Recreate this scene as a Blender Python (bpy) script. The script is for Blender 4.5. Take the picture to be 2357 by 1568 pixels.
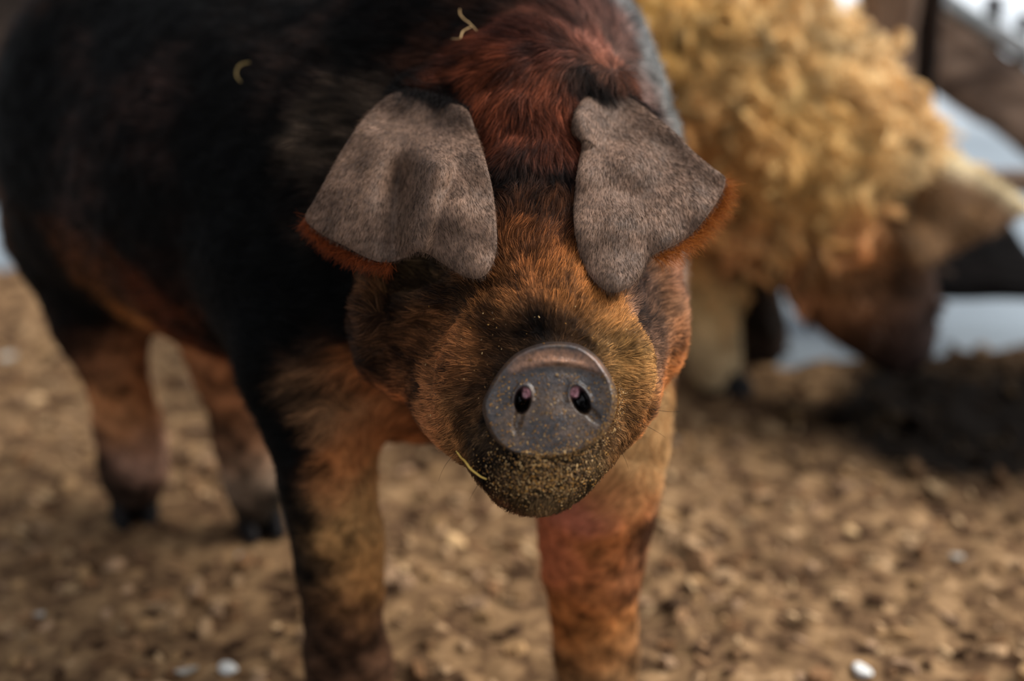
import bpy, bmesh, math, random
import numpy as np
from mathutils import Vector, Matrix
from mathutils.bvhtree import BVHTree

for o in list(bpy.data.objects):
    bpy.data.objects.remove(o)
SC = bpy.context.scene
COL = SC.collection
rng = np.random.default_rng(7)
random.seed(7)

# ------------------------------------------------------------------ camera
W, H = 2357, 1568
LENS, SENSOR = 50.0, 36.0
F = LENS / SENSOR * W
TH = math.radians(20.0)
CAMH = 0.80
cam_d = bpy.data.cameras.new('camera')
cam_d.lens = LENS; cam_d.sensor_width = SENSOR; cam_d.sensor_fit = 'HORIZONTAL'
cam_d.clip_start = 0.02; cam_d.clip_end = 200
cam = bpy.data.objects.new('camera', cam_d)
cam.location = (0, 0, CAMH)
cam.rotation_euler = (math.radians(90) - TH, 0, 0)
cam_d.dof.use_dof = True
cam_d.dof.focus_distance = 1.025
cam_d.dof.aperture_fstop = 1.9
COL.objects.link(cam)
SC.camera = cam

SC.view_settings.view_transform = 'Standard'
SC.view_settings.look = 'None'
SC.view_settings.gamma = 1.0
SC.view_settings.exposure = 0.9
SC.view_settings.use_curve_mapping = False
try:
    SC.cycles.use_denoising = True
    SC.cycles.max_bounces = 6
    SC.cycles.diffuse_bounces = 3
    SC.cycles.glossy_bounces = 2
except Exception:
    pass

CP = np.array([0, 0, CAMH])
FW = np.array([0, math.cos(TH), -math.sin(TH)])
DN = np.array([0, -math.sin(TH), -math.cos(TH)])
RT = np.array([1.0, 0, 0])

def P(x, y, Z):
    return CP + Z * (FW + (x - W / 2) / F * RT + (y - H / 2) / F * DN)

def GZ(y, h=0.0):            # depth of the ground seen at picture row y
    return (CAMH - h) / (math.sin(TH) + (y - H / 2) / F * math.cos(TH))

def G(x, y, h=0.0):
    return P(x, y, GZ(y, h))

# ------------------------------------------------------------------ light
world = bpy.data.worlds.new('overcast_sky')
SC.world = world
world.use_nodes = True
nt = world.node_tree
bg = nt.nodes['Background']
tc = nt.nodes.new('ShaderNodeTexCoord')
dot = nt.nodes.new('ShaderNodeVectorMath'); dot.operation = 'DOT_PRODUCT'
dot.inputs[1].default_value = Vector((0.62, 0.42, 0.66)).normalized()
ramp = nt.nodes.new('ShaderNodeValToRGB')
ramp.color_ramp.elements[0].position = 0.0; ramp.color_ramp.elements[0].color = (0.30, 0.31, 0.33, 1)
ramp.color_ramp.elements[1].position = 1.0; ramp.color_ramp.elements[1].color = (1.0, 1.05, 1.12, 1)
e = ramp.color_ramp.elements.new(0.45); e.color = (0.42, 0.44, 0.48, 1)
nt.links.new(tc.outputs['Generated'], dot.inputs[0])
nt.links.new(dot.outputs['Value'], ramp.inputs['Fac'])
nt.links.new(ramp.outputs['Color'], bg.inputs['Color'])
bg.inputs['Strength'].default_value = 0.86

sun_d = bpy.data.lights.new('hazy_sun', 'SUN')
sun_d.energy = 2.7; sun_d.angle = math.radians(35); sun_d.color = (1.0, 0.95, 0.88)
sun = bpy.data.objects.new('hazy_sun', sun_d)
sun.rotation_euler = Vector((0.72, 0.12, 0.68)).to_track_quat('Z', 'Y').to_euler()
COL.objects.link(sun)

# ------------------------------------------------------------------ helpers
def lin(c):
    c = np.asarray(c, dtype=float) / 255.0
    return np.where(c <= 0.04045, c / 12.92, ((c + 0.055) / 1.055) ** 2.4)

def tag(o, label=None, cat=None, group=None, kind=None):
    if label: o['label'] = label
    if cat: o['category'] = cat
    if group: o['group'] = group
    if kind: o['kind'] = kind
    return o

def empty(name, loc):
    o = bpy.data.objects.new(name, None)
    o.empty_display_size = 0.05
    o.location = loc
    COL.objects.link(o)
    return o

def link(o, parent=None):
    COL.objects.link(o)
    if parent is not None:
        o.parent = parent
        o.matrix_parent_inverse = Matrix.Translation(-Vector(parent.location)) if parent.type == 'EMPTY' else Matrix()
    return o

def mesh_obj(name, V, faces, mat, parent=None, colors=None, smooth=True, extra=None):
    me = bpy.data.meshes.new(name)
    V = np.asarray(V, dtype=np.float32)
    if isinstance(faces, np.ndarray):
        n, k = faces.shape
        me.vertices.add(len(V)); me.vertices.foreach_set('co', V.ravel())
        me.loops.add(n * k); me.loops.foreach_set('vertex_index', faces.astype(np.int32).ravel())
        me.polygons.add(n)
        me.polygons.foreach_set('loop_start', np.arange(0, n * k, k, dtype=np.int32))
        me.update(calc_edges=True)
    else:
        me.from_pydata([tuple(map(float, v)) for v in V], [], faces)
    me.validate()
    if smooth:
        me.polygons.foreach_set('use_smooth', np.ones(len(me.polygons), dtype=bool))
    if colors is not None:
        a = me.attributes.new('coat', 'FLOAT_COLOR', 'POINT')
        c = np.ones((len(V), 4), dtype=np.float32); c[:, :3] = colors
        a.data.foreach_set('color', c.ravel())
    if extra:
        for nm, arr in extra.items():
            a = me.attributes.new(nm, 'FLOAT', 'POINT')
            a.data.foreach_set('value', np.asarray(arr, dtype=np.float32))
    me.materials.append(mat)
    me.update()
    return link(bpy.data.objects.new(name, me), parent)

def _hash(ix, iy, iz, s):
    h = (ix * 374761393 + iy * 668265263 + iz * 2147483647 + s * 974634541) & 0xFFFFFFFF
    h = ((h ^ (h >> 13)) * 1274126177) & 0xFFFFFFFF
    h = h ^ (h >> 16)
    return (h & 0xFFFFFF) / float(0xFFFFFF)

def vnoise(p, seed=0):          # value noise, 0..1
    p = np.asarray(p, dtype=np.float64)
    i = np.floor(p).astype(np.int64); f = p - i
    f = f * f * (3 - 2 * f)
    out = 0
    for dx in (0, 1):
        for dy in (0, 1):
            for dz in (0, 1):
                w = (f[..., 0] if dx else 1 - f[..., 0]) * (f[..., 1] if dy else 1 - f[..., 1]) * (f[..., 2] if dz else 1 - f[..., 2])
                out = out + w * _hash(i[..., 0] + dx, i[..., 1] + dy, i[..., 2] + dz, seed)
    return out

def fbm(p, oct=4, seed=0):
    s, a, t = 0, 0.5, 0
    for k in range(oct):
        s = s + a * vnoise(p * (2.03 ** k) + 17.3 * k, seed + k); t += a; a *= 0.5
    return s / t

# ---- implicit surface: tapered capsules blended smoothly, meshed with surface nets
class Body:
    def __init__(self, lo, hi, h):
        self.h = h; self.lo = np.array(lo, dtype=float)
        self.n = np.ceil((np.array(hi) - lo) / h).astype(int) + 1
        self.Fd = np.full(self.n, 0.5, dtype=np.float32)
        self.ax = [self.lo[k] + h * np.arange(self.n[k]) for k in range(3)]
    def _win(self, lo, hi):
        a = np.clip(np.floor((lo - self.lo) / self.h).astype(int), 0, self.n)
        b = np.clip(np.ceil((hi - self.lo) / self.h).astype(int) + 1, 0, self.n)
        return tuple(slice(a[k], b[k]) for k in range(3))
    def cap(self, a, ra, b, rb, k=0.03, sub=False):
        a = np.asarray(a, float); b = np.asarray(b, float)
        m = max(ra, rb) + k * 1.6 + 3 * self.h
        sl = self._win(np.minimum(a, b) - m, np.maximum(a, b) + m)
        X = self.ax[0][sl[0]][:, None, None]; Y = self.ax[1][sl[1]][None, :, None]; Z = self.ax[2][sl[2]][None, None, :]
        if X.size == 0 or Y.size == 0 or Z.size == 0: return
        d = b - a; L2 = float(d @ d) + 1e-12
        t = np.clip(((X - a[0]) * d[0] + (Y - a[1]) * d[1] + (Z - a[2]) * d[2]) / L2, 0, 1)
        q = np.sqrt((X - a[0] - t * d[0]) ** 2 + (Y - a[1] - t * d[1]) ** 2 + (Z - a[2] - t * d[2]) ** 2)
        s = (q - (ra + (rb - ra) * t)).astype(np.float32)
        f = self.Fd[sl]
        if sub:
            hh = np.clip(0.5 - 0.5 * (f + s) / k, 0, 1)
            self.Fd[sl] = f * (1 - hh) + (-s) * hh + k * hh * (1 - hh)
        else:
            hh = np.clip(0.5 + 0.5 * (s - f) / k, 0, 1)
            self.Fd[sl] = s * (1 - hh) + f * hh - k * hh * (1 - hh)
    def chain(self, pts, k=0.03):     # pts: (x, y, Z, radius in picture units)
        Q = [(P(x, y, Z), r * Z / F) for x, y, Z, r in pts]
        if len(Q) == 1:
            self.cap(Q[0][0], Q[0][1], Q[0][0], Q[0][1], k)
        for (a, ra), (b, rb) in zip(Q[:-1], Q[1:]):
            self.cap(a, ra, b, rb, k)
    def grad(self, p):
        q = (p - self.lo) / self.h
        def samp(q):
            q = np.clip(q, 0, self.n - 1.001)
            i = q.astype(int); f = q - i; out = 0
            for dx in (0, 1):
                for dy in (0, 1):
                    for dz in (0, 1):
                        w = (f[:, 0] if dx else 1 - f[:, 0]) * (f[:, 1] if dy else 1 - f[:, 1]) * (f[:, 2] if dz else 1 - f[:, 2])
                        out = out + w * self.Fd[i[:, 0] + dx, i[:, 1] + dy, i[:, 2] + dz]
            return out
        g = np.stack([samp(q + e) - samp(q - e) for e in np.eye(3)], 1)
        g /= np.linalg.norm(g, axis=1, keepdims=True) + 1e-9
        return samp(q), g
    def mesh(self):
        f = self.Fd; n = self.n
        ins = f < 0
        c = np.zeros(n - 1, dtype=np.int16)
        for dx in (0, 1):
            for dy in (0, 1):
                for dz in (0, 1):
                    c += ins[dx:n[0] - 1 + dx, dy:n[1] - 1 + dy, dz:n[2] - 1 + dz]
        mix = (c > 0) & (c < 8)
        idx = np.full(n - 1, -1, dtype=np.int64)
        cells = np.argwhere(mix); idx[mix] = np.arange(len(cells))
        acc = np.zeros((len(cells), 3)); cnt = np.zeros(len(cells))
        cor = [(a, b, d) for a in (0, 1) for b in (0, 1) for d in (0, 1)]
        for A in cor:
            for B in cor:
                df = np.subtract(B, A)
                if df.sum() == 1 and (df >= 0).all():
                    fa = f[cells[:, 0] + A[0], cells[:, 1] + A[1], cells[:, 2] + A[2]]
                    fb = f[cells[:, 0] + B[0], cells[:, 1] + B[1], cells[:, 2] + B[2]]
                    x = (fa < 0) != (fb < 0)
                    t = np.where(x, fa / np.where(x, fa - fb, 1), 0)
                    acc += np.where(x[:, None], np.array(A) + t[:, None] * df, 0); cnt += x
        V = (cells + acc / cnt[:, None]) * self.h + self.lo
        Fc = []
        for ax in range(3):
            o1, o2 = (ax + 1) % 3, (ax + 2) % 3
            s0 = [slice(None)] * 3; s1 = [slice(None)] * 3
            s0[ax] = slice(0, -1); s1[ax] = slice(1, None)
            a = ins[tuple(s0)]; b = ins[tuple(s1)]
            E = np.argwhere(a != b)
            E = E[(E[:, o1] > 0) & (E[:, o2] > 0) & (E[:, o1] < n[o1] - 1) & (E[:, o2] < n[o2] - 1)]
            sgn = a[E[:, 0], E[:, 1], E[:, 2]]
            def g(d1, d2):
                q = E.copy(); q[:, o1] += d1; q[:, o2] += d2
                return idx[q[:, 0], q[:, 1], q[:, 2]]
            Q = np.stack([g(-1, -1), g(0, -1), g(0, 0), g(-1, 0)], 1)
            Q[~sgn] = Q[~sgn][:, ::-1]
            Fc.append(Q)
        Fc = np.concatenate(Fc)
        Fc = Fc[(Fc >= 0).all(1)]
        for _ in range(2):
            v, g = self.grad(V)
            V = V - np.clip(v, -self.h, self.h)[:, None] * g * 0.8
        v, g = self.grad(V)
        return V, Fc, g

def smooth_normals(V, Fq):
    N = np.zeros_like(V)
    nf = np.cross(V[Fq[:, 2]] - V[Fq[:, 0]], V[Fq[:, 3 if Fq.shape[1] == 4 else 1]] - V[Fq[:, 1 if Fq.shape[1] == 4 else 0]])
    for k in range(Fq.shape[1]):
        np.add.at(N, Fq[:, k], nf)
    return N / (np.linalg.norm(N, axis=1, keepdims=True) + 1e-12)

def bvh_of(V, Fq):
    return BVHTree.FromPolygons([tuple(v) for v in V.tolist()], Fq.tolist())

def shoot(bvh, x, y, z0=0.3):
    d = P(x, y, 1.0) - CP
    d = d / np.linalg.norm(d)
    r = bvh.ray_cast(Vector(CP), Vector(d))
    return (None, None) if r[0] is None else (np.array(r[0]), np.array(r[1]))

def spline(pts, n, closed=True):
    pts = np.asarray(pts, float); m = len(pts)
    if closed:
        q = np.concatenate([pts[-1:], pts, pts[:2]])
        segs = m
    else:
        q = np.concatenate([2 * pts[:1] - pts[1:2], pts, 2 * pts[-1:] - pts[-2:-1]])
        segs = m - 1
    out = []
    per = 24
    for i in range(segs):
        p0, p1, p2, p3 = q[i:i + 4]
        for t in np.linspace(0, 1, per, endpoint=False):
            out.append(0.5 * (2 * p1 + (p2 - p0) * t + (2 * p0 - 5 * p1 + 4 * p2 - p3) * t * t + (3 * p1 - p0 - 3 * p2 + p3) * t ** 3))
    if not closed: out.append(pts[-1])
    out = np.array(out)
    ring = np.concatenate([out, out[:1]]) if closed else out
    s = np.concatenate([[0], np.cumsum(np.linalg.norm(np.diff(ring, axis=0), axis=1))])
    tt = np.linspace(0, s[-1], n, endpoint=not closed)
    return np.stack([np.interp(tt, s, ring[:, k]) for k in range(ring.shape[1])], 1)

def hair_obj(name, roots, normals, dirs, cols, length, radius, mat, parent, npt=5, lift=0.35, curl=0.0, wob=0.25, coil=None, kind=None, clump=None):
    """roots, normals, unit tangent dirs (n,3); length, radius arrays"""
    n = len(roots)
    length = np.broadcast_to(length, n).astype(float); radius = np.broadcast_to(radius, n).astype(float)
    t = np.linspace(0, 1, npt)
    side = np.cross(normals, dirs)
    lf = np.clip(lift + 0.2 * rng.standard_normal(n), 0.05, 1.5)
    ph = rng.uniform(0, 6.28, n)
    pos = np.zeros((n, npt, 3))
    w = wob * rng.standard_normal(n)
    for k, tk in enumerate(t):
        up = lf * (tk - 0.62 * tk * tk)
        sd = w * tk * tk
        fwd_ = tk
        if coil is not None:
            amp, turns = coil
            a = ph + turns * 6.283 * tk
            sd = sd + amp * np.sin(a) * min(1, tk * 3)
            up = up + amp * 0.6 * np.cos(a) * min(1, tk * 3)
        pos[:, k] = roots + length[:, None] * (fwd_ * dirs + up[:, None] * normals + sd[:, None] * side)
        pos[:, k, 2] -= curl * length * tk * tk
    if clump is not None:
        cs, amt = clump
        k = np.floor((roots + 0.5 * cs * (np.stack([vnoise(roots * 90, s_) for s_ in (1, 2, 3)], 1) - 0.5) * 2) / cs).astype(np.int64)
        _, inv = np.unique(k[:, 0] * 73856093 + k[:, 1] * 19349663 + k[:, 2] * 83492791, return_inverse=True)
        cnt = np.bincount(inv)
        tip = np.stack([np.bincount(inv, pos[:, -1, a]) / cnt for a in range(3)], 1)[inv]
        for q, tk in enumerate(t):
            pos[:, q] += amt * tk ** 1.5 * (tip - pos[:, -1])
    hc = bpy.data.hair_curves.new(name)
    hc.add_curves([npt] * n)
    hc.attributes['position'].data.foreach_set('vector', pos.astype(np.float32).ravel())
    ra = hc.attributes.get('radius') or hc.attributes.new('radius', 'FLOAT', 'POINT')
    rr = radius[:, None] * (1 - 0.75 * t ** 1.5)[None, :]
    ra.data.foreach_set('value', rr.astype(np.float32).ravel())
    ca = hc.attributes.new('coat', 'FLOAT_COLOR', 'CURVE')
    c = np.ones((n, 4), dtype=np.float32); c[:, :3] = cols
    ca.data.foreach_set('color', c.ravel())
    hc.materials.append(mat)
    o = link(bpy.data.objects.new(name, hc), parent)
    if kind: o['kind'] = kind
    return o

def sample_surface(V, Fq, N, C, n, weight=None):
    T = np.concatenate([Fq[:, [0, 1, 2]], Fq[:, [0, 2, 3]]]) if Fq.shape[1] == 4 else Fq
    a = 0.5 * np.linalg.norm(np.cross(V[T[:, 1]] - V[T[:, 0]], V[T[:, 2]] - V[T[:, 0]]), axis=1)
    if weight is not None:
        a = a * weight[T].mean(1)
    cdf = np.cumsum(a); cdf /= cdf[-1]
    i = np.searchsorted(cdf, rng.random(n)); i = np.minimum(i, len(T) - 1)
    u = rng.random((n, 2)); fl = u.sum(1) > 1; u[fl] = 1 - u[fl]
    w = np.stack([1 - u.sum(1), u[:, 0], u[:, 1]], 1)
    t = T[i]
    p = (V[t] * w[..., None]).sum(1); nn = (N[t] * w[..., None]).sum(1)
    nn /= np.linalg.norm(nn, axis=1, keepdims=True) + 1e-9
    return p, nn, (C[t] * w[..., None]).sum(1)

def soft_cap(c, m):          # limits brightness without shifting the hue
    return c * np.minimum(1.0, m / (c.max(1, keepdims=True) + 1e-9))

def tangent(d, n):
    d = d - (d * n).sum(1, keepdims=True) * n
    return d / (np.linalg.norm(d, axis=1, keepdims=True) + 1e-9)

def shepard(V, pts, cols, rad):
    num = np.zeros((len(V), cols.shape[1])); den = np.zeros(len(V))
    for p, c, r in zip(pts, cols, rad):
        d2 = ((V - p) ** 2).sum(1) / (r * r)
        w = np.exp(-d2) + 1e-4 / (1 + d2 ** 2)
        num += w[:, None] * c; den += w
    return num / den[:, None]

# ------------------------------------------------------------------ materials
def new_mat(name):
    m = bpy.data.materials.new(name); m.use_nodes = True
    t = m.node_tree
    return m, t, t.nodes['Principled BSDF']

def N_(t, kind, **kw):
    n = t.nodes.new(kind)
    for k, v in kw.items():
        setattr(n, k, v)
    return n

def coat_mat(name, rough=0.7, spec=0.25, noise_scale=120, dark=0.55, lightv=1.35, bump=0.3, bscale=300, bdist=0.002):
    m, t, b = new_mat(name)
    at = N_(t, 'ShaderNodeAttribute', attribute_name='coat')
    tc = N_(t, 'ShaderNodeTexCoord')
    no = N_(t, 'ShaderNodeTexNoise'); no.inputs['Scale'].default_value = noise_scale; no.inputs['Detail'].default_value = 5
    t.links.new(tc.outputs['Object'], no.inputs['Vector'])
    mr = N_(t, 'ShaderNodeMapRange'); mr.inputs[1].default_value = 0.3; mr.inputs[2].default_value = 0.7
    mr.inputs[3].default_value = dark; mr.inputs[4].default_value = lightv
    t.links.new(no.outputs['Fac'], mr.inputs[0])
    mu = N_(t, 'ShaderNodeVectorMath', operation='SCALE')
    t.links.new(at.outputs['Color'], mu.inputs[0]); t.links.new(mr.outputs[0], mu.inputs['Scale'])
    t.links.new(mu.outputs[0], b.inputs['Base Color'])
    b.inputs['Roughness'].default_value = rough
    b.inputs['Specular IOR Level'].default_value = spec
    if bump:
        n2 = N_(t, 'ShaderNodeTexNoise'); n2.inputs['Scale'].default_value = bscale; n2.inputs['Detail'].default_value = 4
        t.links.new(tc.outputs['Object'], n2.inputs['Vector'])
        bp = N_(t, 'ShaderNodeBump'); bp.inputs['Strength'].default_value = bump; bp.inputs['Distance'].default_value = bdist
        t.links.new(n2.outputs['Fac'], bp.inputs['Height']); t.links.new(bp.outputs[0], b.inputs['Normal'])
    return m

def hair_mat(name, rough=0.45, spec=0.35):
    m, t, b = new_mat(name)
    at = N_(t, 'ShaderNodeAttribute', attribute_name='coat')
    t.links.new(at.outputs['Color'], b.inputs['Base Color'])
    b.inputs['Roughness'].default_value = rough
    b.inputs['Specular IOR Level'].default_value = spec
    return m

def noise_mat(name, c1, c2, scale=8, rough=0.85, spec=0.2, bump=0.4, bscale=None, stretch=(1, 1, 1), lo=0.35, hi=0.65, detail=6, bdist=0.01):
    m, t, b = new_mat(name)
    tc = N_(t, 'ShaderNodeTexCoord'); mp = N_(t, 'ShaderNodeMapping'); mp.inputs['Scale'].default_value = stretch
    t.links.new(tc.outputs['Object'], mp.inputs['Vector'])
    no = N_(t, 'ShaderNodeTexNoise'); no.inputs['Scale'].default_value = scale; no.inputs['Detail'].default_value = detail
    t.links.new(mp.outputs[0], no.inputs['Vector'])
    r = N_(t, 'ShaderNodeValToRGB')
    r.color_ramp.elements[0].position = lo; r.color_ramp.elements[0].color = (*lin(c1), 1)
    r.color_ramp.elements[1].position = hi; r.color_ramp.elements[1].color = (*lin(c2), 1)
    t.links.new(no.outputs['Fac'], r.inputs['Fac']); t.links.new(r.outputs['Color'], b.inputs['Base Color'])
    b.inputs['Roughness'].default_value = rough; b.inputs['Specular IOR Level'].default_value = spec
    if bump:
        n2 = N_(t, 'ShaderNodeTexNoise'); n2.inputs['Scale'].default_value = bscale or scale * 3; n2.inputs['Detail'].default_value = 5
        t.links.new(mp.outputs[0], n2.inputs['Vector'])
        bp = N_(t, 'ShaderNodeBump'); bp.inputs['Strength'].default_value = bump; bp.inputs['Distance'].default_value = bdist
        t.links.new(n2.outputs['Fac'], bp.inputs['Height']); t.links.new(bp.outputs[0], b.inputs['Normal'])
    return m

M_skin = coat_mat('pig_skin', 0.75, 0.08, 90, 0.5, 1.3)
M_hair = hair_mat('pig_bristles', 0.5, 0.07)
M_ear = coat_mat('ear_skin', 0.62, 0.2, 160, 0.6, 1.3, 0.5, 420, 0.001)
M_snout = coat_mat('wet_snout_skin', 0.30, 0.5, 300, 0.45, 1.4, 0.8, 520, 0.0012)
M_hoof = noise_mat('hoof_horn', (12, 11, 12), (32, 29, 29), 60, 0.6, 0.12, 0.3)
M_eye = noise_mat('dark_eye', (6, 4, 3), (12, 8, 6), 20, 0.08, 0.6, 0)
M_wool_skin = coat_mat('woolly_skin', 0.85, 0.1, 30, 0.6, 1.2, 0.5, 60, 0.006)
M_wool = hair_mat('woolly_curls', 0.6, 0.25)

# ------------------------------------------------------------------ ground
def ground_height(x, y):
    p = np.stack([x, y, np.zeros_like(x)], -1)
    return 0.030 * (fbm(p * 9, 4, 3) - 0.5) + 0.022 * (fbm(p * 38, 3, 9) - 0.5)

def snow_line(x):                    # where the earth floor stops and the snow outside begins
    return np.interp(x, [-1.4, -0.9, 0.15, 0.42, 0.6, 0.73, 1.3], [2.72, 2.62, 2.32, 2.09, 2.11, 2.2, 2.22])

def dark_patch_mask(x, y):  # floor colour darkens inside a soft, ragged ellipse
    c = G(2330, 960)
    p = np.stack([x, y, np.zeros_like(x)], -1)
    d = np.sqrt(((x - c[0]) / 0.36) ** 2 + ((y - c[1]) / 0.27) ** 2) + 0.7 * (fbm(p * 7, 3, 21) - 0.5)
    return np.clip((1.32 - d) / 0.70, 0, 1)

m, t, b = new_mat('trampled_earth')
tc_ = N_(t, 'ShaderNodeTexCoord')
n1 = N_(t, 'ShaderNodeTexNoise'); n1.inputs['Scale'].default_value = 26; n1.inputs['Detail'].default_value = 6; n1.inputs['Roughness'].default_value = 0.62
n1.inputs['Distortion'].default_value = 0.6
t.links.new(tc_.outputs['Object'], n1.inputs['Vector'])
r1 = N_(t, 'ShaderNodeValToRGB')
cr = r1.color_ramp
cr.elements[0].position = 0.36; cr.elements[0].color = (*lin((58, 42, 30)), 1)
cr.elements[1].position = 0.72; cr.elements[1].color = (*lin((176, 146, 112)), 1)
for pos, c in ((0.46, (98, 75, 54)), (0.56, (128, 101, 72)), (0.64, (142, 113, 82))):
    e = cr.elements.new(pos); e.color = (*lin(c), 1)
t.links.new(n1.outputs['Fac'], r1.inputs['Fac'])
at = N_(t, 'ShaderNodeAttribute', attribute_name='patch')
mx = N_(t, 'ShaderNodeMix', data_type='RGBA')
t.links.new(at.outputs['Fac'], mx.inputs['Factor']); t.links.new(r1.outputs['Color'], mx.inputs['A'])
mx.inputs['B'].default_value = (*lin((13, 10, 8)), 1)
t.links.new(mx.outputs['Result'], b.inputs['Base Color'])
b.inputs['Roughness'].default_value = 0.95; b.inputs['Specular IOR Level'].default_value = 0.02
M_earth = m
def shaded_snow_mat():
    m, t, b = new_mat('snow_with_shade')
    at = N_(t, 'ShaderNodeAttribute', attribute_name='snow_shade')
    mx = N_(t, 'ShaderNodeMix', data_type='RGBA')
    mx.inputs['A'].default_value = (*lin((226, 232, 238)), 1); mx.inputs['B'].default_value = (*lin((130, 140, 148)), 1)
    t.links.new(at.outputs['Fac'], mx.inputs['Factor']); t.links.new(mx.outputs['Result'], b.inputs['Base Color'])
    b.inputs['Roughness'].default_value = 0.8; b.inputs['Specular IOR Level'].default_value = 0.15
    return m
M_snow = shaded_snow_mat()

def grid(x0, x1, y0, y1, nx, ny, fz):
    X, Y = np.meshgrid(np.linspace(x0, x1, nx), np.linspace(y0, y1, ny), indexing='ij')
    x, y = X.ravel(), Y.ravel()
    V = np.stack([x, y, fz(x, y)], 1)
    I = np.arange(nx * ny).reshape(nx, ny)
    Q = np.stack([I[:-1, :-1], I[1:, :-1], I[1:, 1:], I[:-1, 1:]], -1).reshape(-1, 4)
    return V, Q

V, Q = grid(-1.6, 1.7, 0.55, 3.3, 420, 350, ground_height)
o = mesh_obj('ground', V, Q, M_earth, extra={'patch': dark_patch_mask(V[:, 0], V[:, 1])})
tag(o, kind='structure')

def snow_h(x, y):
    p = np.stack([x, y, np.zeros_like(x)], -1)
    s = snow_line(x) + 0.07 * (fbm(p * 5, 3, 40) - 0.5)
    return np.clip((y - s) * 0.9, -0.06, 0.0) + 0.022 + 0.05 * (fbm(p * 3, 3, 44) - 0.5) * np.clip((y - s) * 2, 0, 1) + 0.02 * np.clip(y - 4, 0, 30)
V, Q = grid(-5, 7, 1.9, 4.4, 240, 70, snow_h)
V2, Q2 = grid(-9, 12, 4.4, 20, 60, 60, lambda x, y: snow_h(x, y))
VS = np.concatenate([V, V2])
snow_shade = np.clip(1.35 - (VS[:, 1] - snow_line(VS[:, 0])) / 3.6 + 0.5 * (fbm(VS * 5, 3, 47) - 0.5), 0, 1)  # fence shade painted as a greyer tone over the nearer snow
o = mesh_obj('ground_snow', VS, np.concatenate([Q, Q2 + len(V)]), M_snow, extra={'snow_shade': snow_shade})
tag(o, kind='structure')

# ------------------------------------------------------------------ the dark pig
lo = np.array([-0.75, 0.80, -0.01]); hi = np.array([0.30, 1.95, 0.80])
B = Body(lo, hi, 0.0045)
K = 0.05
# torso, rump to shoulder
B.chain([(400, 240, 1.62, 385), (650, 330, 1.52, 410), (960, 380, 1.40, 430)], K)
B.chain([(385, 400, 1.66, 365), (650, 405, 1.52, 410), (960, 520, 1.38, 440)], K)
B.chain([(1080, 140, 1.40, 370), (1250, 430, 1.33, 335)], K)          # shoulder of the far side
B.chain([(900, 700, 1.33, 300), (1250, 720, 1.30, 300)], 0.06)        # brisket
# near hind leg
B.chain([(190, 540, 1.68, 175), (228, 730, 1.665, 100), (262, 850, 1.675, 63), (298, 985, 1.70, 66), (308, 1075, 1.715, 66), (312, 1150, 1.735, 52)], 0.03)
# far hind leg
B.chain([(520, 640, 1.63, 150), (520, 820, 1.645, 78), (548, 920, 1.655, 60), (566, 1020, 1.67, 60), (584, 1110, 1.69, 58), (596, 1175, 1.705, 50)], 0.03)
# front legs
B.chain([(655, 640, 1.33, 180), (692, 850, 1.275, 116), (736, 1000, 1.27, 90), (754, 1120, 1.285, 81), (778, 1240, 1.305, 79),
         (786, 1330, 1.32, 70), (791, 1450, 1.335, 66), (806, 1550, 1.35, 76), (810, 1610, 1.36, 66)], 0.04)
B.chain([(1330, 760, 1.30, 220), (1370, 950, 1.26, 140), (1384, 1060, 1.265, 118), (1370, 1180, 1.285, 108), (1364, 1310, 1.305, 92),
         (1366, 1450, 1.33, 70), (1376, 1540, 1.345, 68), (1380, 1610, 1.355, 64)], 0.04)
# neck and head
B.chain([(1180, 200, 1.30, 300), (1210, 300, 1.20, 225)], 0.06)
B.chain([(1215, 270, 1.175, 190), (1225, 430, 1.155, 195), (1235, 600, 1.12, 215), (1255, 780, 1.07, 200), (1265, 890, 1.03, 165)], 0.04)
B.chain([(990, 640, 1.165, 160), (965, 760, 1.15, 132), (1090, 930, 1.07, 96), (1190, 1065, 1.01, 82)], 0.035)   # near jowl and jaw
B.chain([(1395, 620, 1.165, 166), (1415, 760, 1.145, 142), (1370, 900, 1.07, 112), (1270, 1050, 1.01, 84)], 0.035)
B.chain([(1225, 1070, 0.985, 84)], 0.03)
B.chain([(1160, 1025, 1.006, 56), (1245, 1065, 0.993, 58), (1335, 1020, 1.006, 54)], 0.03)
B.chain([(1030, 285, 1.175, 75), (965, 240, 1.155, 62)], 0.03)
B.chain([(1350, 280, 1.17, 70), (1400, 228, 1.15, 58)], 0.03)
# folds: the collar of skin round the muzzle, the fold behind the near eye, brow ridges
ring = [(1262 + 190 * math.cos(a) * (1.05 if math.cos(a) < 0 else 1.0), 880 - 165 * math.sin(a), 1.015 + 0.01 * abs(math.cos(a)), 38) for a in np.linspace(math.radians(-12), math.radians(192), 12)]
B.chain(ring, 0.018)
B.chain([(868, 640, 1.105, 26), (852, 720, 1.10, 24), (846, 800, 1.105, 20)], 0.014)
B.chain([(1520, 640, 1.115, 24), (1535, 730, 1.115, 24), (1515, 820, 1.11, 20)], 0.014)
B.chain([(1000, 690, 1.06, 26), (930, 700, 1.085, 24)], 0.014)
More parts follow.
